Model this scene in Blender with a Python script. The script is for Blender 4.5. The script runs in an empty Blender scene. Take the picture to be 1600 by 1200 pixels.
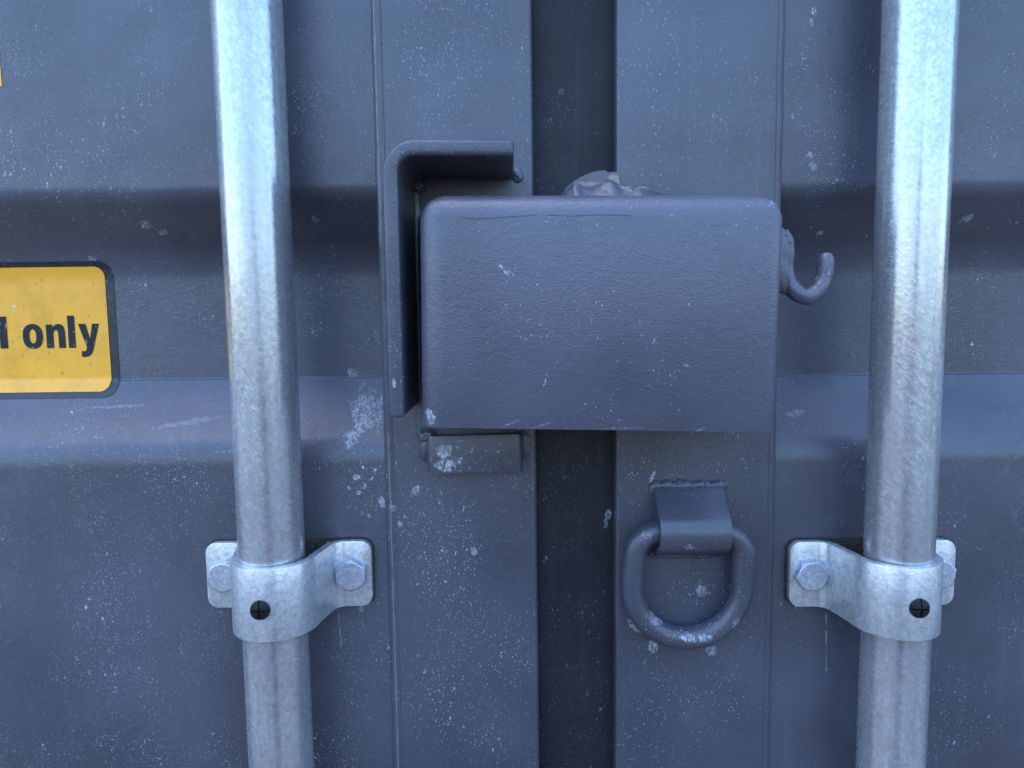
import bpy, bmesh, math, random
from mathutils import Vector, Matrix, noise as mnoise

# ------------------------------------------------------------------ camera, sky, sun, exposure
S = bpy.context.scene
COL = S.collection
CAM_DIST = 0.38                       # metres from the lens to the face of the door posts
cam_d = bpy.data.cameras.new('camera')
cam = bpy.data.objects.new('camera', cam_d); COL.objects.link(cam)
cam_d.sensor_width = 36.0
cam_d.lens = 36.0 * 1109.0 / 1600.0
cam_d.clip_start = 0.01
cam_d.clip_end = 500.0
cam.matrix_world = (Matrix.Translation((0, -CAM_DIST, 0))
                    @ Matrix.Rotation(math.radians(90 - 5.4), 4, 'X')
                    @ Matrix.Rotation(math.radians(-0.75), 4, 'Z'))
S.camera = cam

SUN_ELEV = 75.0
SUN_AZ = -70.0                        # degrees from +Y (behind the doors) towards +X
W = bpy.data.worlds.new('World'); S.world = W; W.use_nodes = True
wn = W.node_tree
bg = wn.nodes['Background']
sky = wn.nodes.new('ShaderNodeTexSky')
sky.sky_type = 'NISHITA'
sky.sun_disc = False
sky.sun_elevation = math.radians(SUN_ELEV)
sky.sun_rotation = math.radians(SUN_AZ)
sky.air_density = 1.5; sky.dust_density = 2.2; sky.ozone_density = 10.0
wn.links.new(sky.outputs[0], bg.inputs[0])
bg.inputs[1].default_value = 0.15
sun_d = bpy.data.lights.new('sun', 'SUN'); sun_d.energy = 2.0
sun_d.angle = math.radians(0.53); sun_d.color = (1.0, 0.975, 0.94)
sun = bpy.data.objects.new('sun', sun_d); COL.objects.link(sun)
e, a = math.radians(SUN_ELEV), math.radians(SUN_AZ)
to_sun = Vector((math.sin(a) * math.cos(e), math.cos(a) * math.cos(e), math.sin(e)))
sun.rotation_euler = to_sun.to_track_quat('Z', 'Y').to_euler()
sun.location = to_sun * 5

S.view_settings.view_transform = 'Standard'
S.view_settings.look = 'None'
S.view_settings.gamma = 1.0
S.view_settings.use_curve_mapping = False
S.view_settings.exposure = 2.35

# ------------------------------------------------------------------ helpers
mm = 0.001
rng = random.Random(7)

def mesh_from_bm(name, bm, smooth=True):
    me = bpy.data.meshes.new(name)
    bm.normal_update()
    bm.to_mesh(me); bm.free()
    if smooth:
        for p in me.polygons: p.use_smooth = True
    return me

def link(name, me, mat, parent=None, auto=35):
    o = bpy.data.objects.new(name, me); COL.objects.link(o)
    if mat is not None:
        me.materials.clear(); me.materials.append(mat)
    if auto:
        try:
            me.set_sharp_from_angle(angle=math.radians(auto))
        except Exception:
            pass
    if parent is not None:
        me.transform(Matrix.Translation(-parent.location))
        o.parent = parent
    return o

def tag(o, label, cat, group=None):
    o['label'] = label; o['category'] = cat
    if group: o['group'] = group
    return o

def thing(name, loc, label, cat, group=None):
    o = bpy.data.objects.new(name, None); COL.objects.link(o)
    o.empty_display_size = 0.02
    o.location = loc
    return tag(o, label, cat, group)

def part(name, bm, mat, parent, smooth=True, auto=35):
    return link(name, mesh_from_bm(name, bm, smooth), mat, parent, auto)

def sub(name, bm, mat, parent_part, root, smooth=True, auto=35):
    """A sub-part: its mesh is kept in the root thing's space."""
    me = mesh_from_bm(name, bm, smooth)
    o = link(name, me, mat, None, auto)
    me.transform(Matrix.Translation(-root.location))
    o.parent = parent_part
    return o

def box_bm(x0, x1, y0, y1, z0, z1, bev=0.0, seg=3):
    bm = bmesh.new()
    bmesh.ops.create_cube(bm, size=1.0)
    for v in bm.verts:
        v.co = Vector((x0 + (v.co.x + .5) * (x1 - x0), y0 + (v.co.y + .5) * (y1 - y0), z0 + (v.co.z + .5) * (z1 - z0)))
    if bev:
        bmesh.ops.bevel(bm, geom=bm.edges[:], offset=bev, segments=seg, profile=0.5, affect='EDGES')
    return bm

def fillet(pts, radii, seg=6):
    """Open 2-D polyline with rounded corners."""
    out = [pts[0]]
    for i in range(1, len(pts) - 1):
        p0, p1, p2 = Vector(pts[i - 1]), Vector(pts[i]), Vector(pts[i + 1])
        r = radii[i] if isinstance(radii, (list, tuple)) else radii
        a, b = (p0 - p1), (p2 - p1)
        la, lb = a.length, b.length
        a.normalize(); b.normalize()
        ang = a.angle(b)
        if r <= 0 or ang > math.pi - 1e-3:
            out.append(tuple(p1)); continue
        t = min(r / math.tan(ang / 2), la * .49, lb * .49)
        rr = t * math.tan(ang / 2)
        c = p1 + (a + b).normalized() * (rr / math.sin(ang / 2))
        s, e2 = p1 + a * t, p1 + b * t
        a0 = math.atan2(s.y - c.y, s.x - c.x); a1 = math.atan2(e2.y - c.y, e2.x - c.x)
        d = (a1 - a0 + math.pi) % (2 * math.pi) - math.pi
        for k in range(seg + 1):
            an = a0 + d * k / seg
            out.append((c.x + rr * math.cos(an), c.y + rr * math.sin(an)))
    out.append(pts[-1])
    return out

def ribbon_bm(path, half, mapf, thick, bev=0.0, seg=2):
    """A strip: path = 2-D midline, half(i) = (lo, hi) across, mapf(u, v, w) -> xyz. Closed solid, edges bevelled."""
    bm = bmesh.new()
    n = len(path)
    nor = []
    for i in range(n):
        p = Vector(path[max(i - 1, 0)]); q = Vector(path[min(i + 1, n - 1)])
        t = (q - p).normalized(); nor.append(Vector((-t.y, t.x)))
    rows = []
    for i in range(n):
        lo, hi = half(i)
        a = Vector(path[i]) + nor[i] * thick / 2; b = Vector(path[i]) - nor[i] * thick / 2
        rows.append([bm.verts.new(mapf(a.x, a.y, lo)), bm.verts.new(mapf(a.x, a.y, hi)),
                     bm.verts.new(mapf(b.x, b.y, hi)), bm.verts.new(mapf(b.x, b.y, lo))])
    for i in range(n - 1):
        for k in range(4):
            bm.faces.new((rows[i][k], rows[i][(k + 1) % 4], rows[i + 1][(k + 1) % 4], rows[i + 1][k]))
    bm.faces.new(rows[0]); bm.faces.new(rows[-1][::-1])
    bmesh.ops.recalc_face_normals(bm, faces=bm.faces[:])
    if bev:
        es = []
        for ed in bm.edges:
            if len(ed.link_faces) == 2 and ed.calc_face_angle(0) > math.radians(60):
                es.append(ed)
        bmesh.ops.bevel(bm, geom=es, offset=bev, segments=seg, profile=0.5, affect='EDGES', clamp_overlap=True)
    return bm

def tube_bm(pts, rad, n=20, closed=False, cap=True):
    bm = bmesh.new()
    P = [Vector(p) for p in pts]
    m = len(P)
    rings = []
    up = Vector((0, 1, 0))
    for i in range(m):
        if closed: t = (P[(i + 1) % m] - P[i - 1]).normalized()
        else: t = (P[min(i + 1, m - 1)] - P[max(i - 1, 0)]).normalized()
        s = t.cross(up)
        if s.length < 1e-4: s = t.cross(Vector((1, 0, 0)))
        s.normalize(); u = s.cross(t).normalized()
        r = rad(i) if callable(rad) else rad
        rings.append([bm.verts.new(P[i] + s * r * math.cos(2 * math.pi * k / n) + u * r * math.sin(2 * math.pi * k / n)) for k in range(n)])
    rng_i = range(m) if closed else range(m - 1)
    for i in rng_i:
        A, B = rings[i], rings[(i + 1) % m]
        for k in range(n):
            bm.faces.new((A[k], A[(k + 1) % n], B[(k + 1) % n], B[k]))
    if not closed and cap:
        bm.faces.new(rings[0][::-1]); bm.faces.new(rings[-1])
    bmesh.ops.recalc_face_normals(bm, faces=bm.faces[:])
    return bm

def spline(pts, n=8):
    """Catmull-Rom through 3-D points."""
    P = [Vector(p) for p in pts]
    P = [2 * P[0] - P[1]] + P + [2 * P[-1] - P[-2]]
    out = []
    for i in range(1, len(P) - 2):
        for k in range(n):
            t = k / n
            a, b, c, d = P[i - 1], P[i], P[i + 1], P[i + 2]
            out.append(0.5 * ((2 * b) + (c - a) * t + (2 * a - 5 * b + 4 * c - d) * t * t + (3 * b - a - 3 * c + d) * t ** 3))
    out.append(P[-2])
    return out

def blob_bm(c, r, amp=0.15, scale=250, subd=4, seed=0):
    bm = bmesh.new()
    bmesh.ops.create_icosphere(bm, subdivisions=subd, radius=1.0)
    for v in bm.verts:
        q = Vector((v.co.x * r[0], v.co.y * r[1], v.co.z * r[2]))
        k = 1 + amp * mnoise.fractal(q * scale + Vector((seed * 7.1, seed * 3.3, seed)), 1.0, 2.0, 3)
        v.co = Vector(c) + q * k
    return bm

def join_bm(*bms):
    out = bmesh.new()
    for b in bms:
        me = bpy.data.meshes.new('t'); b.to_mesh(me); b.free(); out.from_mesh(me); bpy.data.meshes.remove(me)
    return out

# ------------------------------------------------------------------ materials
class NT:
    def __init__(self, name):
        self.m = bpy.data.materials.new(name); self.m.use_nodes = True
        self.t = self.m.node_tree; self.n = self.t.nodes; self.l = self.t.links
        self.b = self.n['Principled BSDF']
        g = self.n.new('ShaderNodeNewGeometry'); self.pos = g.outputs['Position']; self.nrm = g.outputs['Normal']
    def put(self, sock, v):
        if isinstance(v, bpy.types.NodeSocket): self.l.new(v, sock)
        elif v is not None: sock.default_value = v
    def math(self, op, a, b=None, c=None, clamp=False):
        n = self.n.new('ShaderNodeMath'); n.operation = op; n.use_clamp = clamp
        for i, v in enumerate((a, b, c)): self.put(n.inputs[i], v)
        return n.outputs[0]
    def vmath(self, op, a, b=None):
        n = self.n.new('ShaderNodeVectorMath'); n.operation = op
        self.put(n.inputs[0], a); self.put(n.inputs[1], b)
        return n.outputs['Value'] if op in ('LENGTH', 'DISTANCE', 'DOT_PRODUCT') else n.outputs[0]
    def sep(self, v):
        n = self.n.new('ShaderNodeSeparateXYZ'); self.put(n.inputs[0], v); return n.outputs
    def mapv(self, v, scale=(1, 1, 1), loc=(0, 0, 0), rot=(0, 0, 0)):
        n = self.n.new('ShaderNodeMapping'); self.put(n.inputs[0], v)
        n.inputs['Scale'].default_value = scale; n.inputs['Location'].default_value = loc; n.inputs['Rotation'].default_value = rot
        return n.outputs[0]
    def noise(self, v, scale, detail=2, rough=.5, dist=0.0, color=False):
        n = self.n.new('ShaderNodeTexNoise'); self.put(n.inputs['Vector'], v)
        n.inputs['Scale'].default_value = scale; n.inputs['Detail'].default_value = detail
        n.inputs['Roughness'].default_value = rough; n.inputs['Distortion'].default_value = dist
        return n.outputs['Color' if color else 'Fac']
    def vor(self, v, scale, feature='F1'):
        n = self.n.new('ShaderNodeTexVoronoi'); n.feature = feature; self.put(n.inputs['Vector'], v); n.inputs['Scale'].default_value = scale
        return n.outputs['Distance'], n.outputs['Color'] if feature != 'DISTANCE_TO_EDGE' else None
    def ramp(self, f, lo, hi, smooth=True):
        n = self.n.new('ShaderNodeMapRange'); n.interpolation_type = 'SMOOTHSTEP' if smooth else 'LINEAR'; n.clamp = True
        self.put(n.inputs['Value'], f); n.inputs['From Min'].default_value = lo; n.inputs['From Max'].default_value = hi
        return n.outputs[0]
    def mix(self, f, a, b):
        n = self.n.new('ShaderNodeMix'); n.data_type = 'RGBA'
        self.put(n.inputs[0], f)
        self.put(n.inputs[6], (*a, 1) if isinstance(a, tuple) else a); self.put(n.inputs[7], (*b, 1) if isinstance(b, tuple) else b)
        return n.outputs[2]
    def bump(self, h, dist, strength=1.0, normal=None):
        n = self.n.new('ShaderNodeBump'); n.inputs['Distance'].default_value = dist; n.inputs['Strength'].default_value = strength
        self.put(n.inputs['Height'], h)
        if normal is not None: self.put(n.inputs['Normal'], normal)
        return n.outputs[0]

def specks(N, v, scale, frac, size, seed, tilt=.5, stretch=1.8):
    """Small pale flecks: a random share of voronoi cells carries one irregular dot."""
    w = N.mapv(v, (stretch, 1.0, 1.0), (seed * .37, seed * .11, seed * .23), (0, tilt, 0))
    wob = N.vmath('SCALE', N.vmath('SUBTRACT', N.noise(w, scale * 2.2, 0, color=True), (.5, .5, .5)))
    wob.node.inputs['Scale'].default_value = 1.2 / scale
    w2 = N.vmath('ADD', w, wob)
    d, c = N.vor(w2, scale)
    r = N.sep(c)
    keep = N.math('LESS_THAN', r[0], frac)
    lim = N.math('MULTIPLY', N.math('ADD', N.math('POWER', r[1], 2.0), .15), size)
    m = N.math('SUBTRACT', lim, d)
    m = N.math('MULTIPLY', m, 14.0, clamp=True)
    return N.math('MULTIPLY', N.math('MULTIPLY', m, keep), N.math('ADD', N.math('MULTIPLY', r[2], .7), .3))

def paint(name, base, rough=.42, seed=1, speck=1.0, stains=(), lines=(), zones=(), peel=.00011, peel_scale=1050, streak=.22, rust=(), dirt=.35, dust_col=(.52, .54, .60), spec=.66):
    N = NT(name)
    p = N.pos
    x, y, z = N.sep(p)
    # slow tone changes and vertical run-off streaks
    tone = N.noise(p, 9, 2, .6)
    run = N.noise(N.mapv(p, (1, 1, .05), (seed, 0, 0)), 120, 2, .6)
    grime = N.noise(N.mapv(p, (1, 1, .4), (0, seed, 0)), 26, 4, .62)
    b2 = tuple(c * .80 for c in base); b3 = tuple(min(1, c * 1.22 + .006) for c in base)
    col = N.mix(N.ramp(tone, .3, .7), b2, b3)
    col = N.mix(N.math('MULTIPLY', N.ramp(run, .56, .80), streak), col, tuple(c * 1.6 + .02 for c in base))
    col = N.mix(N.math('MULTIPLY', N.ramp(grime, .55, .78), dirt), col, (.075, .066, .060))
    # flecks, clustered
    clus = N.ramp(N.noise(N.mapv(p, (1, 1, 1), (seed * 1.7, 0, seed)), 22, 4, .65), .42, .70)
    for (sx, sz, rx, rz, amt) in zones:
        u = N.math('DIVIDE', N.math('SUBTRACT', x, sx * mm), rx * mm); w = N.math('DIVIDE', N.math('SUBTRACT', z, sz * mm), rz * mm)
        d = N.math('ADD', N.math('MULTIPLY', u, u), N.math('MULTIPLY', w, w))
        clus = N.math('ADD', clus, N.math('MULTIPLY', N.ramp(d, 1.2, .1), amt))
    clus = N.math('MINIMUM', clus, 1.6)
    f1 = specks(N, p, 900, .50 * speck, .36, seed)
    f2 = specks(N, p, 330, .20 * speck, .34, seed + 3, .9, 1.5)
    fl = N.math('MAXIMUM', N.math('MULTIPLY', f1, N.math('ADD', N.math('MULTIPLY', clus, .8), .2)), N.math('MULTIPLY', f2, N.math('POWER', clus, 1.5)))
    powder = N.math('MULTIPLY', N.ramp(N.noise(N.mapv(p, (1.5, 1, 1), (0, 0, seed), (0, .5, 0)), 1300, 2, .7), .60, .74), N.math('MULTIPLY', clus, .28 * speck))
    fl = N.math('MINIMUM', N.math('MAXIMUM', fl, powder), .9)
    # chalky scuffs and bird-lime with their own shapes
    if stains:
        sn = N.noise(N.mapv(p, (1, 1, 1), (0, 0, seed)), 170, 6, .78, .5)
        sn2 = N.noise(N.mapv(p, (1, 1, 1), (3, 0, seed)), 90, 2, .6)
        h = N.math('ADD', N.math('MULTIPLY', sn, .75), N.math('MULTIPLY', sn2, .45))
        h = N.math('ADD', h, -.33)
        lace = N.noise(N.mapv(p, (1.7, 1, .9), (7, 0, seed), (0, .6, 0)), 330, 5, .75, .8)
        acc = None
        for (sx, sz, rx, rz, amt, tilt) in stains:
            dx = N.math('SUBTRACT', x, sx * mm); dz = N.math('SUBTRACT', z, sz * mm)
            ct, st = math.cos(tilt), math.sin(tilt)
            u = N.math('ADD', N.math('MULTIPLY', dx, ct / (rx * mm)), N.math('MULTIPLY', dz, st / (rx * mm)))
            w = N.math('ADD', N.math('MULTIPLY', dx, -st / (rz * mm)), N.math('MULTIPLY', dz, ct / (rz * mm)))
            d = N.math('SQRT', N.math('ADD', N.math('MULTIPLY', u, u), N.math('MULTIPLY', w, w)))
            mk = N.math('SUBTRACT', h, N.math('MULTIPLY', d, .38))
            mk = N.math('MULTIPLY', N.math('MULTIPLY', N.ramp(mk, .0, .10), N.ramp(lace, .40, .62)), amt)
            acc = mk if acc is None else N.math('MAXIMUM', acc, mk)
        fl = N.math('MAXIMUM', fl, acc)
    for (axis, c0, wd, lo, hi, amt, lc) in lines:            # thin cracked sealant lines, and the box crease's shade drawn as colour
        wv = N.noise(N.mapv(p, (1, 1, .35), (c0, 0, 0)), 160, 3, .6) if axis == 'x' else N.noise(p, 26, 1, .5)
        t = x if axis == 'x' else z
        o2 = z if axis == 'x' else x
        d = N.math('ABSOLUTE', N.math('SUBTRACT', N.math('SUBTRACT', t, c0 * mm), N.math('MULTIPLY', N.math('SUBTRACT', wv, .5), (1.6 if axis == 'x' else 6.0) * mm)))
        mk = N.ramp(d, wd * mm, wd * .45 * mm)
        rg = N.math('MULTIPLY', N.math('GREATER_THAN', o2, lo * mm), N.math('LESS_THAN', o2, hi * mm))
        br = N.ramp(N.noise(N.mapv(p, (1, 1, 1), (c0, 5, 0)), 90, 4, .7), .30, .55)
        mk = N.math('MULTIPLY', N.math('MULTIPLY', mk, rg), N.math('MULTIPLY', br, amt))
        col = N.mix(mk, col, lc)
    if rust:
        acc = None
        rn = N.noise(p, 260, 6, .65, .4)
        for (sx, sz, rx, rz, amt) in rust:
            u = N.math('DIVIDE', N.math('SUBTRACT', x, sx * mm), rx * mm); w = N.math('DIVIDE', N.math('SUBTRACT', z, sz * mm), rz * mm)
            d = N.math('SQRT', N.math('ADD', N.math('MULTIPLY', u, u), N.math('MULTIPLY', w, w)))
            mk = N.math('MULTIPLY', N.ramp(N.math('SUBTRACT', rn, N.math('MULTIPLY', d, .40)), .02, .16), amt)
            acc = mk if acc is None else N.math('MAXIMUM', acc, mk)
        col = N.mix(acc, col, N.mix(rn, (.10, .055, .03), (.38, .33, .27)))
    col = N.mix(fl, col, dust_col)
    N.put(N.b.inputs['Base Color'], col)
    rr = N.math('ADD', N.math('MULTIPLY', N.noise(p, 60, 3), .16), rough - .08)
    rr = N.math('ADD', rr, N.math('MULTIPLY', fl, .35))
    N.put(N.b.inputs['Roughness'], rr)
    N.b.inputs['Specular IOR Level'].default_value = spec
    peel_h = N.math('ADD', N.noise(p, peel_scale, 1, .5), N.math('MULTIPLY', N.noise(p, peel_scale * .28, 1), .9))
    peel_h = N.math('ADD', peel_h, N.math('MULTIPLY', N.noise(p, 38, 1), .00042 / peel))
    nb = N.bump(peel_h, peel)
    N.put(N.b.inputs['Normal'], nb)
    return N.m

BASE = (.055, .056, .076)

def galvanised(name, base=(.70, .72, .745), rough=.30, metallic=1.0, swirl=1.0, spang=110, seed=0, bumpd=.00010, lines=0.0):
    N = NT(name); p = N.mapv(N.pos, (1, 1, 1), (seed, seed * .7, 0))
    d, c = N.vor(p, spang)
    sp = N.sep(c)[0]
    mott = N.noise(p, 420, 4, .75)
    fine = N.noise(p, 1100, 3, .7)
    blot = N.noise(N.mapv(p, (1, 1, .45)), 45, 4, .6)
    f = N.math('ADD', N.math('MULTIPLY', sp, .05), N.math('MULTIPLY', mott, .68))
    f = N.math('ADD', f, N.math('MULTIPLY', blot, .27))
    col = N.mix(N.ramp(f, .30, .75), tuple(c * .66 for c in base), tuple(min(1, c * 1.18) for c in base))
    pits = N.math('MULTIPLY', N.ramp(fine, .66, .74), .45)
    col = N.mix(pits, col, tuple(c * .42 for c in base))
    N.put(N.b.inputs['Base Color'], col)
    # streaks imitating reflected bands along the tube, and short handling scratches slanting across it
    band = N.noise(N.mapv(p, (1, 1, .012)), 330, 3, .65)
    band2 = N.noise(N.mapv(p, (1, 1, .03), (2, 1, 0)), 95, 2, .5)
    arc = N.noise(N.mapv(N.mapv(p, (1, 1, 1), (0, 0, 0), (0, -.85, 0)), (.6, .6, 6.0)), 420, 2, .6, .6)
    msk = N.ramp(N.noise(N.mapv(p, (1, 1, .25)), 55, 2), .42, .62)
    arcs = N.math('MULTIPLY', N.math('MULTIPLY', N.ramp(arc, .52, .63), msk), swirl)
    rr = N.math('ADD', N.math('MULTIPLY', mott, .18), rough - .09)
    rr = N.math('ADD', rr, N.math('MULTIPLY', N.math('SUBTRACT', band2, .5), lines * .55))
    rr = N.math('ADD', rr, N.math('MULTIPLY', arcs, .12))
    N.put(N.b.inputs['Roughness'], rr)
    band_tint = N.math('MULTIPLY', N.ramp(N.math('ADD', N.math('MULTIPLY', band, .5), N.math('MULTIPLY', band2, .5)), .40, .62), lines)
    col = N.mix(N.math('MULTIPLY', band_tint, .42), col, tuple(c * .60 for c in base))  # dark reflected bands painted into the base colour
    col = N.mix(N.math('MULTIPLY', arcs, .50), col, (.84, .86, .88))
    N.put(N.b.inputs['Base Color'], col)
    N.b.inputs['Metallic'].default_value = metallic
    h = N.math('ADD', N.math('MULTIPLY', mott, .8), N.math('MULTIPLY', fine, .30))
    h = N.math('ADD', h, N.math('MULTIPLY', arcs, .15))
    nb = N.bump(h, bumpd)
    N.put(N.b.inputs['Normal'], nb)
    return N.m

def simple(name, base, rough, var=.25, scale=200, bumpd=.00006, metallic=0.0, fleck=0.0, fleck_col=(.5, .52, .55), spec=.5):
    N = NT(name); p = N.pos
    n = N.noise(p, scale, 5, .65)
    col = N.mix(N.ramp(n, .3, .7), tuple(c * (1 - var) for c in base), tuple(min(1, c * (1 + var)) for c in base))
    if fleck:
        f = N.math('MAXIMUM', specks(N, p, 420, .28 * fleck, .42, 4), N.math('MULTIPLY', specks(N, p, 1000, .3 * fleck, .4, 9), .6))
        col = N.mix(f, col, fleck_col)
    N.put(N.b.inputs['Base Color'], col)
    N.b.inputs['Metallic'].default_value = metallic
    N.b.inputs['Specular IOR Level'].default_value = spec
    N.put(N.b.inputs['Roughness'], N.math('ADD', N.math('MULTIPLY', n, .2), rough - .1))
    N.put(N.b.inputs['Normal'], N.bump(N.noise(p, scale * 2.5, 4), bumpd))
    return N.m

def sticker_mat(name, base, dark):
    N = NT(name); p = N.pos
    g = N.noise(p, 55, 6, .7)
    col = N.mix(N.ramp(g, .42, .72), base, tuple(c * .80 for c in base))
    d1 = specks(N, p, 330, .22, .40, 2, .4, 1.4); d2 = specks(N, p, 800, .25, .40, 6, .3, 1.3)
    col = N.mix(N.math('MULTIPLY', N.math('MAXIMUM', d1, N.math('MULTIPLY', d2, .8)), .6), col, dark)
    col = N.mix(specks(N, p, 190, .045, .32, 12, .6, 1.5), col, (.6, .6, .6))
    N.put(N.b.inputs['Base Color'], col)
    N.b.inputs['Roughness'].default_value = .36
    N.put(N.b.inputs['Normal'], N.bump(N.noise(p, 90, 3), .0001))
    return N.m

PALE = (.24, .215, .185)
STAINS_L = [(-82, -50, 13, 20, .62, .25), (-87, -62, 8, 15, .80, -.2), (-92, -31, 6, 5, .45, .3), (-86, -86, 3, 2.6, .85, 0), (-82, -91, 2.6, 2.2, .8, 0),
            (-90, -92, 2.6, 3.0, .75, .5), (-85, -95, 2.2, 1.8, .85, 0), (-72, -101, 3, 6, .6, .2), (-66, -103, 3, 4, .55, .4), (-199, 53, 4.5, 3.2, .55, .2), (-192, 49, 3, 2, .4, .2),
            (-238, 36, 4, 2, .6, 0), (-178, -56, 30, 2.2, .24, .14), (-225, -48, 24, 1.4, .26, .03), (-150, -71, 22, 1.6, .26, .05), (-54, -94, 2.5, 6, .6, -.6),
            (-22, -128, 3, 3.4, .6, 0), (-98, -171, 1.0, 24, .34, .03), (-86, -160, 3, 4, .35, .4), (-105, 55, 4, 3, .3, .5), (-62, -113, 3, 3, .5, 0)]
ZONES_L = [(-40, -125, 26, 45, .9), (-80, -85, 22, 30, .8), (-30, -200, 40, 60, .45), (-35, 130, 28, 45, .55), (-220, 90, 60, 40, .3), (-190, 20, 30, 30, .3), (-85, -170, 20, 40, .4)]
STAINS_R = [(158, 155, 2.0, 2.6, .7, .2), (157, 149, 1.6, 3.6, .5, .2), (158, 82, 3, 3, .6, .5), (160, 77, 3, 6, .35, .5), (249, 50, 6, 2.6, .45, .4), (174, -182, .7, 26, .6, .03),
            (77, -184, 5, 6, .55, .6), (67, -172, 4, 7, .45, .7), (110, -187, 5, 5, .45, .3), (103, -152, 5, 5, .45, .4),
            (76, -87, 1.6, 5, .65, -.5), (160, -56, 8, 2.6, .3, .1), (172, 44, 3.4, 2.4, .5, 0)]
ZONES_R = [(100, -160, 28, 26, .7), (90, -230, 34, 30, .35), (96, 120, 34, 40, .25), (158, 110, 14, 60, .2), (72, -190, 14, 18, .5), (100, -90, 30, 12, .4)]
M_LEFT = paint('anthracite_paint_left_door', BASE, .37, 1, 1.0, STAINS_L, [('x', -68.4, .55, 38, 400, .75, PALE), ('x', -67.2, .42, -400, -62, .7, PALE)], ZONES_L)
M_RIGHT = paint('anthracite_paint_right_door', BASE, .37, 5, .65, STAINS_R, [('x', 143.6, .4, 70, 400, .2, PALE)], ZONES_R)
M_BOX = paint('anthracite_paint_lock_box_lit', (.066, .067, .090), .40, 9, .20,  # door paint with its base lightened so the box front looks evenly lit
              [(-3, 21, 1.3, 5.5, .7, .75), (0.5, 19.5, .8, 3.5, .55, .95), (15.4, -28, .55, 4.5, .95, -.30), (79, -23, 2.2, 1.2, .6, -.4),
               (-37, -45, 3.6, 6.5, .80, .2), (0, -48, 9, 1.0, .25, .35), (14, -49, 8, 1.0, .22, .3), (50, -51, 16, .8, .22, .02),
               (86, -52, 6, 1.0, .3, .3)],
              [('z', 44.0, .42, -20, 54, .85, (.018, .020, .028))], [(40, 45, 90, 8, .5)], spec=.62, peel=.00022, peel_scale=1050, streak=.1, dirt=.22)  # shade of the wavy crease near the box top, put into the colour
M_HW = paint('anthracite_paint_hardware', BASE, .38, 13, .9,
             [(-34, -77, 9, 5, .95, .1), (-36, -70, 5, 6, .8, 0), (96, -173, 14, 3.5, .8, .05), (76, -163, 7, 4, .6, -.8),
              (92, -121, 6, 3, .6, 0), (90, -131, 8, 1.6, .6, 0), (118, -165, 6, 3, .5, .7), (70, -116, 5, 5, .4, 0), (-54, -29, 1.6, 4, .8, 0)],
             zones=[(95, -168, 40, 14, .7), (-20, -72, 30, 12, .7), (-25, 73, 40, 6, .4)], peel=.00012, rust=[(83, -131, 6, 1.5, .8), (5, 71, 2.0, 3.0, .6)])
M_WELD = paint('anthracite_paint_weld', BASE, .36, 21, .7, [], [], peel=.0002, peel_scale=380,
               rust=[(39, 66.5, 7, 1.0, .7), (58, 66, 4.0, 3.6, .85), (71, 63.5, 8, .8, .7), (53, 69, 2.4, 2.0, .7), (-44, -64, 5, 4, .45)])
M_GASKET = paint('black_rubber', (.0085, .0082, .0125), .60, 31, .85, [(52.5, -113, 2.6, 10, .8, -.25), (28, 118, 3, 3.5, .3, 0)],
                 spec=.30, peel=.00006, peel_scale=300, streak=.35, dirt=.1, dust_col=(.30, .33, .39))
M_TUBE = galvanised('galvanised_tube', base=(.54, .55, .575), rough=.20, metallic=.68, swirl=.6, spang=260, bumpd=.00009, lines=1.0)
M_CLAMP = galvanised('galvanised_clamp', base=(.66, .685, .72), rough=.30, metallic=.66, swirl=.2, spang=300, seed=3, bumpd=.00016)
M_BOLT = galvanised('zinc_bolt', base=(.50, .53, .60), rough=.50, metallic=.75, swirl=.0, spang=400, seed=5)
M_BLACK = simple('black_plastic', (.010, .010, .012), .42, spec=.22)
M_HOLE = simple('dark_hole', (.004, .004, .005), .7)
M_PAD = simple('dark_sealant', (.030, .028, .024), .8, .5, 500, .0004, fleck=.6, fleck_col=(.25, .24, .2))
M_YEL = sticker_mat('yellow_vinyl', (.95, .42, .030), (.32, .17, .05))
M_BLK = simple('black_vinyl', (.016, .017, .020), .38, .3, 120, .00005, fleck=.8, fleck_col=(.22, .24, .28))
M_INK = simple('black_ink', (.014, .016, .018), .55, .3, 120, .00003, fleck=.5, fleck_col=(.40, .40, .38), spec=.3)

def ground_mat():
    N = NT('asphalt_yard'); p = N.pos
    n = N.noise(p, 1.3, 6, .6); n2 = N.noise(p, 60, 5, .7)
    col = N.mix(N.ramp(n, .3, .7), (.028, .030, .034), (.044, .046, .050))
    col = N.mix(N.math('MULTIPLY', n2, .5), col, (.024, .026, .029))
    N.put(N.b.inputs['Base Color'], col); N.b.inputs['Roughness'].default_value = .85
    N.put(N.b.inputs['Normal'], N.bump(n2, .004))
    return N.m

# ------------------------------------------------------------------ setting: the yard the doors stand on
FLOOR = -1.38
bm = bmesh.new(); bmesh.ops.create_grid(bm, x_segments=8, y_segments=8, size=120)
g = link('ground', mesh_from_bm('ground', bm), ground_mat()); g.location = (0, 0, FLOOR); g['kind'] = 'structure'
g['label'] = 'dark asphalt yard under the container doors'

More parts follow.
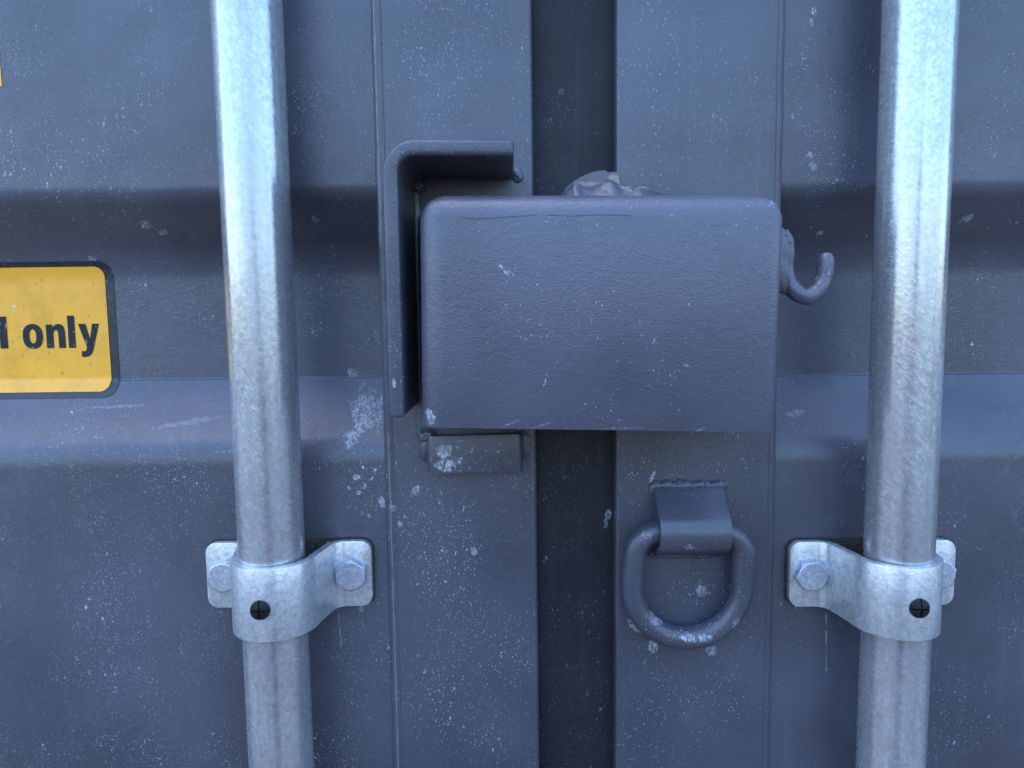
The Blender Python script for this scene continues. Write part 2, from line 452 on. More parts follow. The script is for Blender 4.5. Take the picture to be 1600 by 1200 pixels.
# ------------------------------------------------------------------ the two door leaves
Y_OUT, Y_IN = .002, .032          # panel face and floor of its pressed groove
def groove(zs):
    """(y, z) polyline of a corrugated panel from top to bottom; zs = top edge, floor top, floor bottom, lower edge in mm."""
    pts = [(Y_OUT, 1.2)]; rad = [0]
    for off in (920, 460, 0, -460, -920):
        a, b, c, d = [(v + off) * mm for v in zs]
        pts += [(Y_OUT, a), (Y_IN, b), (Y_IN, c), (Y_IN - .0011, c - .0008)]; rad += [.014, .030, .0016, .0030]
        y0, z0 = Y_IN - .0011, c - .0008          # the lower flank bellies out: steep under the press line, flatter towards the lip
        for k in range(1, 6):
            t = k / 10
            pts.append((y0 + (Y_OUT - y0) * t ** 1.35, z0 + (d - z0) * t)); rad.append(0)
        pts.append((Y_OUT, d)); rad.append(.022)
    pts.append((Y_OUT, FLOOR))
    return fillet(pts, rad + [0], 8)
ZL = (66.0, 34.6, -33.4, -70.5)
ZR = (64.0, 32.0, -36.0, -72.5)

def panel_bm(prof, x0, x1):
    bm = bmesh.new()
    A = [bm.verts.new((x0, y, z)) for y, z in prof]; B = [bm.verts.new((x1, y, z)) for y, z in prof]
    A2 = [bm.verts.new((x0, y + .002, z)) for y, z in prof]; B2 = [bm.verts.new((x1, y + .002, z)) for y, z in prof]
    for i in range(len(prof) - 1):
        bm.faces.new((A[i], A[i + 1], B[i + 1], B[i])); bm.faces.new((A2[i], B2[i], B2[i + 1], A2[i + 1]))
    bmesh.ops.recalc_face_normals(bm, faces=bm.faces[:])
    for f in bm.faces:
        pass
    return bm

def post_bm(x0, x1, r0, r1, z0=FLOOR, z1=1.2):
    """Folded post: rounded front edges, closed box section."""
    pr = fillet([(x0, .052), (x0, 0), (x1, 0), (x1, .052)], [0, r0, r1, 0], 6)
    bm = bmesh.new()
    zs = [z0, z1]
    R = [[bm.verts.new((x, y, z)) for x, y in pr] for z in zs]
    n = len(pr)
    for i in range(n):
        bm.faces.new((R[0][i], R[0][(i + 1) % n], R[1][(i + 1) % n], R[1][i]))
    bm.faces.new(R[0][::-1]); bm.faces.new(R[1])
    bmesh.ops.recalc_face_normals(bm, faces=bm.faces[:])
    return bm

def bead_bm(x, yc, rx, ry, z0, z1, seed, step=.0016):
    """Irregular weld run up a seam."""
    n = int((z1 - z0) / step); k = 9
    bm = bmesh.new(); rows = []
    for i in range(n + 1):
        z = z0 + (z1 - z0) * i / n
        f = 1 + .14 * mnoise.fractal(Vector((seed, 0, z * 70)), 1, 2, 2) + .02 * math.sin(z * 1500 + 2 * mnoise.noise(Vector((0, seed, z * 60))))
        dx = .0004 * mnoise.noise(Vector((seed * 3, 1, z * 45)))
        rows.append([bm.verts.new((x + dx + rx * math.cos(math.pi * j / (k - 1)), yc - ry * f * math.sin(math.pi * j / (k - 1)), z)) for j in range(k)])
    for i in range(n):
        for j in range(k - 1):
            bm.faces.new((rows[i][j], rows[i][j + 1], rows[i + 1][j + 1], rows[i + 1][j]))
    bmesh.ops.recalc_face_normals(bm, faces=bm.faces[:])
    return bm

LX0, LX1 = -.0660, .0128          # post of the left leaf
RX0, RX1 = .0560, .1405           # post of the right leaf
dl = thing('container_door', (-.58, .02, FLOOR), 'grey door leaf with yellow stickers and an angle guard on its edge post', 'door', 'container door leaves')
profL = groove(ZL); profR = groove(ZR)
part('panel', panel_bm(profL, -1.16, -.0655), M_LEFT, dl)
part('edge_post', post_bm(LX0, LX1, .0022, .0030), M_LEFT, dl)
part('weld_bead', bead_bm(-.0670, .0016, .0030, .0016, -1.2, 1.1, 1), M_LEFT, dl)
part('hinge_post', post_bm(-1.22, -1.1605, .003, .003), M_LEFT, dl)
# rubber seal carried by the left leaf: broad lip, a shallow step, then the trailing lip
gp = fillet([(.0100, .022), (.0100, .0085), (.0440, .0085), (.0500, .0091), (.0590, .0092), (.0590, .022)], [0, .001, .006, .006, .001, 0], 6)
bm = bmesh.new()
R = [[bm.verts.new((x, y, z)) for x, y in gp] for z in (FLOOR, 1.2)]
for i in range(len(gp)):
    j = (i + 1) % len(gp)
    bm.faces.new((R[0][i], R[0][j], R[1][j], R[1][i]))
bm.faces.new(R[0][::-1]); bm.faces.new(R[1])
bmesh.ops.recalc_face_normals(bm, faces=bm.faces[:])
gk = part('door_seal', bm, M_GASKET, dl); gk['label'] = 'black rubber seal in the gap between the door leaves'

dr = thing('container_door', (.66, .02, FLOOR), 'grey door leaf whose edge post carries the welded ring and lock box', 'door', 'container door leaves')
part('panel', panel_bm(profR, .1400, 1.24), M_RIGHT, dr)
part('edge_post', post_bm(RX0, RX1, .0016, .0022), M_RIGHT, dr)
part('weld_bead', bead_bm(.1402, .0016, .0030, .0013, -1.2, 1.1, 5), M_RIGHT, dr)
part('hinge_post', post_bm(1.2405, 1.30, .003, .003), M_RIGHT, dr)

# ------------------------------------------------------------------ locking bars
def bar(x, label):
    t = thing('locking_bar', (x, -.026, FLOOR), label, 'locking bar', 'galvanised locking bars')
    bm = tube_bm([(x, -.026, FLOOR + .001 + i * (2.36 / 60)) for i in range(61)], .0164, 56)
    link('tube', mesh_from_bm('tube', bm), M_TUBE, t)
    return t
bar(-.1240, 'galvanised steel tube standing beside the yellow sticker')
bar(.1970, 'galvanised steel tube standing beside the welded hook of the lock box')

# ------------------------------------------------------------------ clamps that hold the bars
def clamp(xc, zc, label, plug_dx, plug_z, rots, letters):
    t = thing('bar_clamp', (xc, 0, zc), label, 'clamp', 'bolted bar clamps')
    yb = -Y_OUT        # offset: panel face is at +2 mm
    half_h = .0182; th = .0040
    hs = [(.0450, .0030), (.0222, .0030), (.0196, .0200)]
    right = fillet([(.0450, .0030), (.0246, .0030), (.0198, .0250)], [0, .0085, 0], 14)
    arc = [(.0198 * math.cos(a), .0260 + .0198 * math.sin(a)) for a in [math.pi * k / 36 for k in range(0, 37)]]
    left = [(-x, o) for x, o in right[::-1]]
    # finer ends so the ear corners can be rounded
    rc = .0058
    ends = [.0450 - rc * (1 - math.cos(math.pi / 2 * k / 7)) for k in range(8)]
    path = [(x, .0030) for x in ends] + right[1:-1] + arc + left[1:-1] + [(-x, .0030) for x in ends[::-1]]
    def half(i):
        x = abs(path[i][0]); h = half_h
        d = x - (.0450 - rc)
        if d > 0 and path[i][1] < .0031:
            h = half_h - rc + math.sqrt(max(rc * rc - d * d, 0))
        return (-h, h)
    bm = ribbon_bm(path, half, lambda u, v, w: (xc + u, -v + Y_OUT * 0 + .001, zc + w), th, .0008, 2)
    for v in bm.verts:       # hot-dip lumps
        v.co += Vector((0, 1, 0)) * .00012 * mnoise.noise(v.co * 240)
    br = part('bracket', bm, M_CLAMP, t, auto=60)
    # sealant pad squeezed out behind the ears
    pts = []
    hw, hh, r = .0456, .0188, .006
    for cx, cz, a0 in ((hw - r, hh - r, 0), (-hw + r, hh - r, 90), (-hw + r, -hh + r, 180), (hw - r, -hh + r, 270)):
        for k in range(7):
            a = math.radians(a0 + 90 * k / 6)
            pts.append((cx + r * math.cos(a), cz + r * math.sin(a)))
    dense = []
    for i in range(len(pts)):
        p, q = Vector(pts[i]), Vector(pts[(i + 1) % len(pts)])
        m = max(1, int((q - p).length / .0012))
        for k in range(m):
            s = p.lerp(q, k / m); j = 1 + .020 * mnoise.fractal(Vector((s.x * 420, s.y * 420, xc * 50)), 1, 2, 3)
            dense.append((s.x * j, s.y * j))
    bm = bmesh.new()
    A = [bm.verts.new((xc + u, .0003, zc + w)) for u, w in dense]; B = [bm.verts.new((xc + u, .0026, zc + w)) for u, w in dense]
    bm.faces.new(A)
    for i in range(len(A)): bm.faces.new((A[i], A[(i + 1) % len(A)], B[(i + 1) % len(A)], B[i]))
    bmesh.ops.recalc_face_normals(bm, faces=bm.faces[:])
    part('sealant_pad', bm, M_PAD, t)
    for k, sx in enumerate((-1, 1)):
        bm = bmesh.new()
        cx, cz = xc + sx * .0345, zc + .0005
        prof = [(.0098, .0), (.0098, .0046), (.0088, .0064)]
        rows = []
        for r_, h_ in prof[:2]:
            rows.append([(r_, h_, 6)])
        hexv = [[bm.verts.new((cx + .0094 * math.cos(rots[k] + i * math.pi / 3), -.0040 - h_, cz + .0094 * math.sin(rots[k] + i * math.pi / 3))) for i in range(6)] for h_ in (0, .0044)]
        for i in range(6):
            bm.faces.new((hexv[0][i], hexv[0][(i + 1) % 6], hexv[1][(i + 1) % 6], hexv[1][i]))
        top = bm.faces.new(hexv[1])
        bmesh.ops.recalc_face_normals(bm, faces=bm.faces[:])
        bmesh.ops.bevel(bm, geom=[e for e in bm.edges if not e.is_boundary], offset=.0005, segments=2, profile=.5, affect='EDGES')
        # chamfered round face
        disc = tube_bm([(cx, -.0080, cz), (cx, -.0088, cz), (cx, -.0092, cz)], lambda i: (.0083, .0080, .0074)[i], 36)
        bo = part('bolt', join_bm(bm, disc), M_BOLT, t, auto=25)
        if letters:
            # grade mark raised on the head
            strokes = [[(-.0046, .0004), (-.0036, .0012), (-.0028, .0004), (-.0037, -.0004), (-.0046, -.0014), (-.0035, -.0022), (-.0026, -.0013), (-.0037, -.0004), (-.0046, .0004)],
                       [(-.0010, -.0022), (-.0007, -.0018)],
                       [(.0012, .0004), (.0022, .0012), (.0030, .0004), (.0021, -.0004), (.0012, -.0014), (.0023, -.0022), (.0032, -.0013), (.0021, -.0004), (.0012, .0004)]]
            bms = [tube_bm([(cx + u, -.0092, cz + w) for u, w in s_], .00030, 6) for s_ in strokes]
            sub('grade_mark', join_bm(*bms), M_BOLT, bo, t)
    # black plastic plug in the middle of the strap
    px, py, pz = xc + plug_dx, .001 - .0260 - .0198 - .0020, plug_z
    bm = tube_bm([(px, py + .0030, pz), (px, py - .00015, pz)], .0049, 36)
    pl = part('plug', bm, M_HOLE, t)
    for q in range(4):
        bm = bmesh.new()
        a0 = q * math.pi / 2
        g2 = .00034
        def rowp(r_, h_):
            out = []
            for k in range(9):
                a = a0 + .0 + (math.pi / 2) * k / 8
                x_, z_ = r_ * math.cos(a), r_ * math.sin(a)
                ox, oz = g2 * math.cos(a0 + math.pi / 4) * 1.41, g2 * math.sin(a0 + math.pi / 4) * 1.41
                out.append(bm.verts.new((px + x_ * .955 + ox, py - h_, pz + z_ * .955 + oz)))
            return out
        r1, r2, r3 = rowp(.0046, .0001), rowp(.0045, .0010), rowp(.0028, .0018)
        c_ = bm.verts.new((px + g2 * math.cos(a0 + math.pi / 4) * 1.41, py - .0021, pz + g2 * math.sin(a0 + math.pi / 4) * 1.41))
        c0 = bm.verts.new((px + g2 * math.cos(a0 + math.pi / 4) * 1.41, py - .0001, pz + g2 * math.sin(a0 + math.pi / 4) * 1.41))
        for k in range(8):
            bm.faces.new((r1[k], r1[k + 1], r2[k + 1], r2[k])); bm.faces.new((r2[k], r2[k + 1], r3[k + 1], r3[k])); bm.faces.new((r3[k], r3[k + 1], c_))
        bm.faces.new((r1[0], r2[0], r3[0], c_, c0)); bm.faces.new((r1[8], r2[8], r3[8], c_, c0))
        bmesh.ops.recalc_face_normals(bm, faces=bm.faces[:])
        sub('quadrant', bm, M_BLACK, pl, t, auto=30)
    return t
clamp(-.1230, -.1385, 'galvanised clamp bolted round the tube beside the yellow sticker', -.0008, -.1402, (.35, .52), False)
clamp(.1955, -.1422, 'galvanised clamp bolted beside the steel ring, ear pointing at it', .0012, -.1436, (.1, .3), True)

# ------------------------------------------------------------------ angle guard on the left post
gt = thing('angle_guard', (-.0535, 0, -.0457), 'grey L-shaped steel angle standing on the post beside the lock box', 'bracket')
path = fillet([(.0022, .0750), (-.0533, .0760), (-.0533, -.0457)], [0, .0110, 0], 12)
bm = ribbon_bm(path, lambda i: (-.0560, -.0002), lambda u, v, w: (u, w, v), .0070, .0018, 3)
part('angle_plate', bm, M_HW, gt)
part('weld_bead', blob_bm((.0040, .0008, .0735), (.0036, .0024, .0042), .16, 220, 4, 2), M_WELD, gt, auto=0)
part('weld_bead', blob_bm((-.0478, -.0010, .0688), (.0036, .0030, .0042), .3, 300, 4, 3), M_WELD, gt, auto=0)
wb = tube_bm([(-.0492 + .0008 * mnoise.noise(Vector((i * .21, 3, 0))), -.0008, -.0450 + i * .0022) for i in range(52)], lambda i: .0026 + .0004 * mnoise.noise(Vector((i * .37, 0, 0))), 12)
part('weld_bead', wb, M_WELD, gt, auto=0)

# ------------------------------------------------------------------ staple pocket under the box on the left post
st = thing('lock_staple', (-.020, 0, -.0812), 'small chipped steel staple peeping out under the lock box', 'staple')
bm = ribbon_bm(fillet([(-.0435, -.0002), (-.0435, .0105), (.0030, .0105), (.0030, -.0002)], [0, .0016, .0016, 0], 4),
               lambda i: (-.0812, -.0615), lambda u, v, w: (u, -v, w + .0006 * mnoise.noise(Vector((u * 300, 0, 0)))), .0040, .0006, 2)
part('staple_plate', bm, M_HW, st)
part('weld_bead', join_bm(blob_bm((-.0466, .0010, -.0700), (.0050, .0030, .0084), .22, 200, 4, 5),
                          blob_bm((-.0462, -.0040, -.0625), (.0045, .0046, .0032), .40, 420, 4, 6)), M_WELD, st, auto=0)
part('weld_bead', blob_bm((.0054, .0012, -.0690), (.0050, .0026, .0095), .12, 160, 4, 8), M_WELD, st, auto=0)

# ------------------------------------------------------------------ lock box
lb = thing('lock_box', (.039, 0, -.052), 'scuffed grey steel lock box bridging the gap between the doors', 'lock box')
OUT = .060
bm = bmesh.new()
TL, TR, BL, BR = (-.0408, .0556), (.1232, .0537), (-.0424, -.0496), (.1210, -.0541)
F = {k: bm.verts.new((p[0], -OUT, p[1])) for k, p in dict(TL=TL, TR=TR, BL=BL, BR=BR).items()}
B = {k: bm.verts.new((p[0], -.0012, p[1])) for k, p in dict(TL=TL, TR=TR, BL=BL, BR=BR).items()}
bm.faces.new((F['TL'], F['BL'], F['BR'], F['TR']))
bm.faces.new((F['TL'], F['TR'], B['TR'], B['TL']))
bm.faces.new((F['BL'], F['TL'], B['TL'], B['BL']))
bm.faces.new((F['TR'], F['BR'], B['BR'], B['TR']))
bmesh.ops.recalc_face_normals(bm, faces=bm.faces[:])
wl = bm.edges.layers.float.new('bevel_weight_edge')
E_ = {frozenset((e.verts[0], e.verts[1])): e for e in bm.edges}
def ed(a, b): return E_[frozenset((a, b))]
for (a, b, w) in ((F['TL'], F['TR'], 1.0), (F['TL'], F['BL'], .95), (F['TR'], F['BR'], .62), (F['TL'], B['TL'], 1.0), (F['TR'], B['TR'], .9)):
    ed(a, b)[wl] = w
me = mesh_from_bm('shell', bm)
if me.polygons[0].normal.y > 0: me.flip_normals()
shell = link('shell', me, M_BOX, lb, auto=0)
bv = shell.modifiers.new('round', 'BEVEL'); bv.width = .0115; bv.segments = 8; bv.limit_method = 'WEIGHT'; bv.profile = .5
bv.use_clamp_overlap = True
so = shell.modifiers.new('plate', 'SOLIDIFY'); so.thickness = .0045; so.offset = -1
b2 = shell.modifiers.new('rim', 'BEVEL'); b2.width = .0006; b2.segments = 2; b2.limit_method = 'ANGLE'; b2.angle_limit = math.radians(60)

# torn lug and weld standing up behind the lid
lug = [(.0245, .0540), (.0262, .0612), (.0288, .0648), (.0318, .0675), (.0352, .0695), (.0390, .0713), (.0430, .0725), (.0465, .0731), (.0492, .0729),
       (.0495, .0720), (.0520, .0723), (.0545, .0722), (.0552, .0700), (.0556, .0672), (.0560, .0540)]
bm = bmesh.new()
A = [bm.verts.new((u, -.0130, w)) for u, w in lug]; Bq = [bm.verts.new((u, -.0102, w)) for u, w in lug]
bm.faces.new(A); bm.faces.new(Bq[::-1])
for i in range(len(A)): bm.faces.new((A[i], A[(i + 1) % len(A)], Bq[(i + 1) % len(A)], Bq[i]))
bmesh.ops.recalc_face_normals(bm, faces=bm.faces[:])
part('torn_lug', bm, M_WELD, lb, auto=30)
# weld heaped in front of it: a ridge with an uneven crest
ridge = [(.0240, .0570), (.0275, .0625), (.0305, .0652), (.0325, .0676), (.0345, .0677), (.0365, .0660), (.0385, .0655), (.0410, .0653), (.0440, .0658),
         (.0470, .0676), (.0500, .0690), (.0528, .0680), (.0556, .0655), (.0590, .0650), (.0620, .0653), (.0650, .0659), (.0680, .0652), (.0710, .0636),
         (.0745, .0618), (.0785, .0606), (.0825, .0590), (.0860, .0560)]
bm = bmesh.new(); rows = []
cr = spline([(u, 0, w) for u, w in ridge], 5)
for i, c_ in enumerate(cr):
    row = []
    hgt = max(c_.z - .0500, .001)
    for k in range(11):
        t_ = k / 10
        y_ = -.0285 + .0160 * t_ + .0 
        z_ = .0500 + hgt * (math.sin(t_ * math.pi / 2) ** .9)
        n_ = .0009 * mnoise.fractal(Vector((c_.x * 150, y_ * 150, z_ * 150)), 1, 2, 2)
        row.append(bm.verts.new((c_.x, y_ - n_, z_ + n_ * .35)))
    row.append(bm.verts.new((c_.x, -.0098 if c_.x > .056 else -.0132, .0500 + hgt * .93)))
    row.append(bm.verts.new((c_.x, -.0098 if c_.x > .056 else -.0132, .0500)))
    rows.append(row)
for i in range(len(rows) - 1):
    for k in range(len(rows[0]) - 1):
        bm.faces.new((rows[i][k], rows[i + 1][k], rows[i + 1][k + 1], rows[i][k + 1]))
bmesh.ops.recalc_face_normals(bm, faces=bm.faces[:])
part('weld_bead', bm, M_WELD, lb, auto=0)
# hook of bent rod on the side of the box
HO = -.035
hp = spline([(.1300, HO, .0380), (.1322, HO, .0350), (.1330, HO, .0300), (.1330, HO, .0195), (.1362, HO - .0008, .0112), (.1420, HO - .0015, .0078),
             (.1478, HO - .001, .0110), (.1510, HO, .0180), (.1518, HO, .0285)], 7)
nh = len(hp)
hk = part('hook', tube_bm(hp, lambda i: .0039 + (.0001 if i / nh > .45 else -.0005) + .0001 * math.sin(i * .9) - (.0006 if i == nh - 2 else (.0018 if i == nh - 1 else 0)), 20), M_HW, lb)
web = [(.1180, .0505), (.1212, .0490), (.1262, .0452), (.1312, .0405), (.1352, .0382), (.1356, .0300), (.1354, .0200), (.1372, .0135), (.1362, .0070),
       (.1310, .0085), (.1262, .0118), (.1225, .0140), (.1180, .0150)]
bm = bmesh.new(); cxw, czw = .1255, .0285
rings = []
for (k_, y_) in ((.25, -.0042), (.62, -.0036), (.90, -.0024), (1.0, 0), (.90, .0024), (.62, .0036), (.25, .0042)):
    rings.append([bm.verts.new((cxw + (u - cxw) * k_, HO + y_ * (1.25 - 14 * (u - .118)) + .0005 * mnoise.noise(Vector((u * 260, k_ * 3, w * 260))), czw + (w - czw) * k_)) for u, w in web])
for A, Bq in zip(rings[:-1], rings[1:]):
    for i in range(len(web)):
        j = (i + 1) % len(web); bm.faces.new((A[i], A[j], Bq[j], Bq[i]))
bm.faces.new(rings[0][::-1]); bm.faces.new(rings[-1])
bmesh.ops.recalc_face_normals(bm, faces=bm.faces[:])
wf = sub('weld_fillet', bm, M_HW, hk, lb, auto=0)
ss = wf.modifiers.new('smooth', 'SUBSURF'); ss.levels = 2; ss.render_levels = 2

# ------------------------------------------------------------------ lashing ring
lr = thing('lashing_ring', (.0945, 0, -.178), 'thick D-shaped steel ring hanging from a welded strap', 'ring')
cxr, czr = .0942, -.1452
pts = []
Rr = .0299
for k in range(41):
    a_ = math.pi + math.pi * k / 40
    pts.append((cxr + Rr * math.cos(a_), czr + Rr * 1.02 * math.sin(a_)))
top = fillet([(cxr + Rr, czr), (cxr + Rr - .0008, -.1155), (cxr - Rr + .0012, -.1155), (cxr - Rr, czr)], [0, .0125, .0135, 0], 10)
pts += top[1:-1]
# even spacing round the loop
loop = []
for i in range(len(pts)):
    p, q = Vector(pts[i]), Vector(pts[(i + 1) % len(pts)])
    m = max(1, int((q - p).length / .0022))
    for k in range(m): loop.append(p.lerp(q, k / m))
rot = math.radians(-2.0)
P3 = []
for p in loop:
    dx, dz = p.x - cxr, p.y + .1155
    P3.append((cxr + dx * math.cos(rot) - dz * math.sin(rot), -(.0105 + .055 * dz), -.1155 + dx * math.sin(rot) + dz * math.cos(rot)))
bm = tube_bm(P3, lambda i: .0060 + .00015 * math.sin(i * .31), 26, closed=True)
part('ring', bm, M_HW, lr)
sp_ = fillet([(-.0935, .0018), (-.0975, .0055), (-.1080, .0175), (-.1150, .0205), (-.1232, .0165), (-.1262, .0085), (-.1300, .0020)],
             [0, .003, .007, .008, .008, .004, 0], 7)
bm = ribbon_bm(sp_, lambda i: (.0762, .1136), lambda u, v, w: (w, -v, u), .0033, .0007, 2)
part('strap', bm, M_HW, lr)
wb = [blob_bm((.0790 + i * .0036, .0002, -.0945 + .0006 * math.sin(i * 2.3)), (.0056, .0030, .0048), .26, 240, 3, i) for i in range(10)]
part('weld_bead', join_bm(*wb), M_WELD, lr, auto=0)
wb = [blob_bm((.0800 + i * .0036, -.0006, -.1306 + .0004 * math.sin(i * 1.7)), (.0058, .0026, .0026), .16, 240, 3, i + 20) for i in range(9)]
part('weld_bead', join_bm(*wb), M_WELD, lr, auto=0)

# ------------------------------------------------------------------ stickers on the left panel
def y_at(z):
    for (y0, z0), (y1, z1) in zip(profL[:-1], profL[1:]):
        if z1 <= z <= z0:
            return y0 if z0 == z1 else y0 + (y1 - y0) * (z0 - z) / (z0 - z1)
    return Y_OUT

def decal_bm(x0, x1, z0, z1, r, off, shear=0.0, n=70):
    """Thin rounded sheet that follows the pressed panel."""
    zs = sorted(set([z0 + (z1 - z0) * i / n for i in range(n + 1)] + [z0 + r * (1 - math.cos(math.pi / 2 * k / 8)) for k in range(9)] + [z1 - r * (1 - math.cos(math.pi / 2 * k / 8)) for k in range(9)]))
    bm = bmesh.new(); rows = []
    for z in zs:
        d = 0
        if z < z0 + r: d = r - math.sqrt(max(r * r - (z0 + r - z) ** 2, 0))
        if z > z1 - r: d = r - math.sqrt(max(r * r - (z - z1 + r) ** 2, 0))
        s = shear * (z - z1)
        a_, b_ = x0 + d + s, x1 - d + s
        rows.append([bm.verts.new((a_ + (b_ - a_) * k / 6, y_at(z) - off, z)) for k in range(7)])
    for i in range(len(rows) - 1):
        for k in range(6):
            bm.faces.new((rows[i][k], rows[i][k + 1], rows[i + 1][k + 1], rows[i + 1][k]))
    bmesh.ops.recalc_face_normals(bm, faces=bm.faces[:])
    r_ = bmesh.ops.extrude_face_region(bm, geom=bm.faces[:])
    for v in r_['geom']:
        if isinstance(v, bmesh.types.BMVert): v.co.y += .00012
    bmesh.ops.recalc_face_normals(bm, faces=bm.faces[:])
    return bm

ws = thing('warning_sticker', (-.32, Y_IN - .0003, -.042), 'yellow sticker with black border reading l only, on the grooved panel', 'sticker')
part('border', decal_bm(-.420, -.2280, -.0432, .0346, .0075, .00032), M_BLK, ws)
part('face', decal_bm(-.4152, -.2328, -.0398, .0317, .0055, .00058), M_YEL, ws)

KS = 1.0123 * mm
def letter(name, contour, y):
    bm = bmesh.new()
    A = [bm.verts.new((u * KS, y, w * KS)) for u, w in contour]; Bq = [bm.verts.new((u * KS, y + .00010, w * KS)) for u, w in contour]
    f = bm.faces.new(A)
    for i in range(len(A)): bm.faces.new((A[i], A[(i + 1) % len(A)], Bq[(i + 1) % len(A)], Bq[i]))
    bmesh.ops.recalc_face_normals(bm, faces=bm.faces[:])
    bmesh.ops.triangulate(bm, faces=bm.faces[:])
    part(name, bm, M_INK, ws, smooth=False, auto=0)
YT = Y_IN - .00085
letter('letter', [(-292.0, -14.2), (-287.6, -14.2), (-287.6, 4.0), (-292.0, 4.0)], YT)
def ell(cx, cz, rx, rz, p=2.3, n=40):
    out = []
    for k in range(n):
        t_ = 2 * math.pi * k / n; c_, s_ = math.cos(t_), math.sin(t_)
        out.append((cx + rx * math.copysign(abs(c_) ** (2 / p), c_), cz + rz * math.copysign(abs(s_) ** (2 / p), s_)))
    return out
bm = bmesh.new()
Oo, Oi = ell(-273.1, -7.5, 5.75, 7.05), ell(-273.1, -7.5, 1.95, 4.0)
VO = [bm.verts.new((u * KS, YT, w * KS)) for u, w in Oo]; VI = [bm.verts.new((u * KS, YT, w * KS)) for u, w in Oi]
for i in range(len(VO)):
    j = (i + 1) % len(VO); bm.faces.new((VO[i], VO[j], VI[j], VI[i]))
bmesh.ops.recalc_face_normals(bm, faces=bm.faces[:])
r_ = bmesh.ops.extrude_face_region(bm, geom=bm.faces[:])
for v in r_['geom']:
    if isinstance(v, bmesh.types.BMVert): v.co.y += .0001
bmesh.ops.recalc_face_normals(bm, faces=bm.faces[:])
part('letter', bm, M_INK, ws, smooth=False, auto=0)
letter('letter', [(-265.4, -14.3), (-265.4, -.9), (-261.7, -.9), (-261.5, -2.6), (-260.3, -1.2), (-258.4, -.5), (-256.5, -.9), (-255.1, -2.5), (-254.6, -5), (-254.6, -14.3),
                  (-258.5, -14.3), (-258.5, -6.2), (-258.8, -4.6), (-259.8, -4.0), (-260.8, -4.5), (-261.4, -6), (-261.4, -14.3)], YT)
letter('letter', [(-252.9, -14.3), (-248.9, -14.3), (-248.9, 4.0), (-252.9, 4.0)], YT)
letter('letter', [(-246.9, -.7), (-242.7, -.7), (-240.6, -9.4), (-238.9, -.7), (-235.0, -.7), (-238.9, -14.8), (-239.9, -17.6), (-241.6, -19.2), (-244, -19.7), (-246.0, -19.3),
                  (-245.7, -16.2), (-244.3, -16.4), (-243.2, -16.0), (-242.6, -14.2)], YT)

w2 = thing('warning_sticker', (-.33, Y_OUT - .0003, .1226), 'plain yellow sticker high on the flat of the panel, mostly cut off', 'sticker')
part('face', decal_bm(-.400, -.2628, .1226, .260, .0004, .00032), M_YEL, w2)

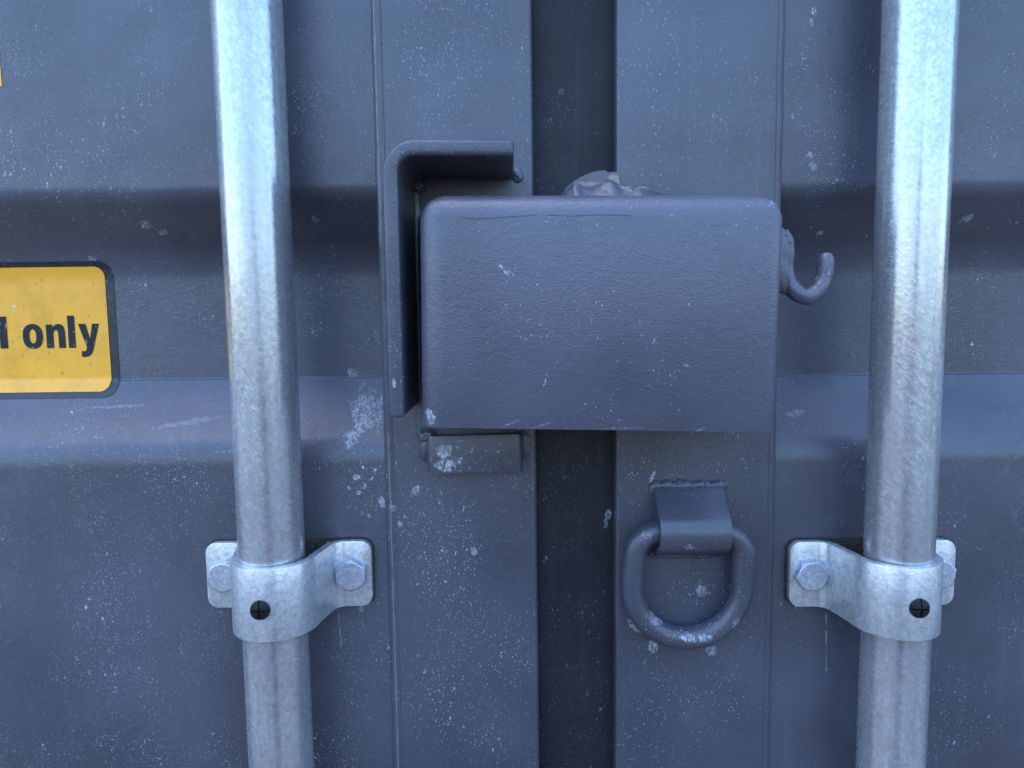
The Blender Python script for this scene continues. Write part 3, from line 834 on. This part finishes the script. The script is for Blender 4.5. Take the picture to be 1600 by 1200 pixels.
# ------------------------------------------------------------------ the person taking the picture, mirrored in the bars
def person():
    fx, fy, fz = 0.02, -1.02, FLOOR
    t = thing('person', (fx, fy, fz), 'person in a dark red jacket standing, mirrored in the galvanised bars', 'person')
    V, Ed, Rd = [], [], []
    def add(p, r, parent=None):
        V.append(Vector((fx + p[0], fy + p[1], fz + p[2]))); Rd.append(r)
        if parent is not None: Ed.append((parent, len(V) - 1))
        return len(V) - 1
    pel = add((0, 0, .86), (.150, .105))
    wai = add((0, .0, 1.00), (.135, .095), pel)
    che = add((0, -.01, 1.17), (.155, .110), wai)
    sho = add((0, 0, 1.30), (.120, .085), che)
    nek = add((0, .01, 1.375), (.052, .055), sho)
    jaw = add((0, .02, 1.43), (.058, .070), nek)
    hed = add((0, .012, 1.50), (.072, .088), jaw)
    crn = add((0, .005, 1.565), (.055, .068), hed)
    nos = add((0, .108, 1.478), (.012, .012), hed)
    for sx in (-1, 1):
        add((sx * .078, .0, 1.485), (.012, .020), hed)
        s0 = add((sx * .165, -.005, 1.285), (.062, .062), sho)
        el = add((sx * .235, -.02, 1.04), (.045, .045), s0)
        wr = add((sx * .255, .05, .82), (.030, .026), el)
        pm = add((sx * .257, .068, .755), (.034, .016), wr)
        th = add((sx * .232, .092, .745), (.011, .011), pm); add((sx * .226, .108, .715), (.009, .009), th)
        for k, ln in enumerate((.068, .076, .072, .058)):
            bx, by = sx * .257, .096 - k * .020
            f0 = add((bx, by, .722), (.0095, .0095), pm)
            f1 = add((bx - sx * .006, by + .004, .722 - ln * .55), (.0088, .0088), f0)
            add((bx - sx * .018, by + .004, .722 - ln), (.0078, .0078), f1)
        hp_ = add((sx * .085, 0, .80), (.088, .092), pel)
        kn = add((sx * .095, .015, .45), (.056, .060), hp_)
        an = add((sx * .100, -.01, .085), (.038, .042), kn)
        bl = add((sx * .105, .085, .038), (.042, .034), an); add((sx * .108, .165, .032), (.036, .026), bl)
    me = bpy.data.meshes.new('body')
    me.from_pydata([v - Vector((fx, fy, fz)) for v in V], Ed, [])
    o = bpy.data.objects.new('body', me); COL.objects.link(o); o.parent = t
    sk = o.modifiers.new('skin', 'SKIN')
    for i, sv in enumerate(me.skin_vertices[0].data):
        sv.radius = Rd[i]; sv.use_root = (i == 0)
    sk.use_smooth_shade = True
    ss = o.modifiers.new('sub', 'SUBSURF'); ss.levels = 2; ss.render_levels = 2
    N = NT('clothes_and_skin'); x_, y_, z_ = N.sep(N.pos)
    zz = N.math('SUBTRACT', z_, fz); ax = N.math('ABSOLUTE', N.math('SUBTRACT', x_, fx))
    n = N.noise(N.pos, 60, 4)
    jack = N.mix(n, (.10, .022, .020), (.17, .040, .034)); trou = N.mix(n, (.018, .022, .034), (.034, .040, .058))
    col = N.mix(N.math('GREATER_THAN', zz, .86), trou, jack)
    arm = N.math('MULTIPLY', N.math('GREATER_THAN', ax, .19), N.math('GREATER_THAN', zz, .82)); col = N.mix(arm, col, jack)
    hand = N.math('MULTIPLY', N.math('GREATER_THAN', ax, .19), N.math('MULTIPLY', N.math('LESS_THAN', zz, .82), N.math('GREATER_THAN', zz, .6)))
    skin = N.math('MAXIMUM', hand, N.math('GREATER_THAN', zz, 1.365))
    col = N.mix(skin, col, (.36, .19, .13))
    col = N.mix(N.math('LESS_THAN', zz, .085), col, (.02, .018, .016))
    N.put(N.b.inputs['Base Color'], col); N.b.inputs['Roughness'].default_value = .7
    me.materials.append(N.m)
    hm = simple('brown_hair', (.035, .022, .014), .6, .4, 300)
    bm = blob_bm((fx, fy - .012, fz + 1.545), (.082, .098, .080), .06, 60, 4, 3)
    bmesh.ops.bisect_plane(bm, geom=bm.verts[:] + bm.edges[:] + bm.faces[:], plane_co=(fx, fy, fz + 1.535), plane_no=(0, .75, -.66), clear_outer=True)
    part('hair', bm, hm, t, auto=0)
    em = simple('eye', (.5, .5, .5), .2)
    for sx in (-1, 1):
        bm = blob_bm((fx + sx * .031, fy + .083, fz + 1.505), (.012, .010, .008), 0, 1, 2)
        part('eye', bm, em, t, auto=0)
person()
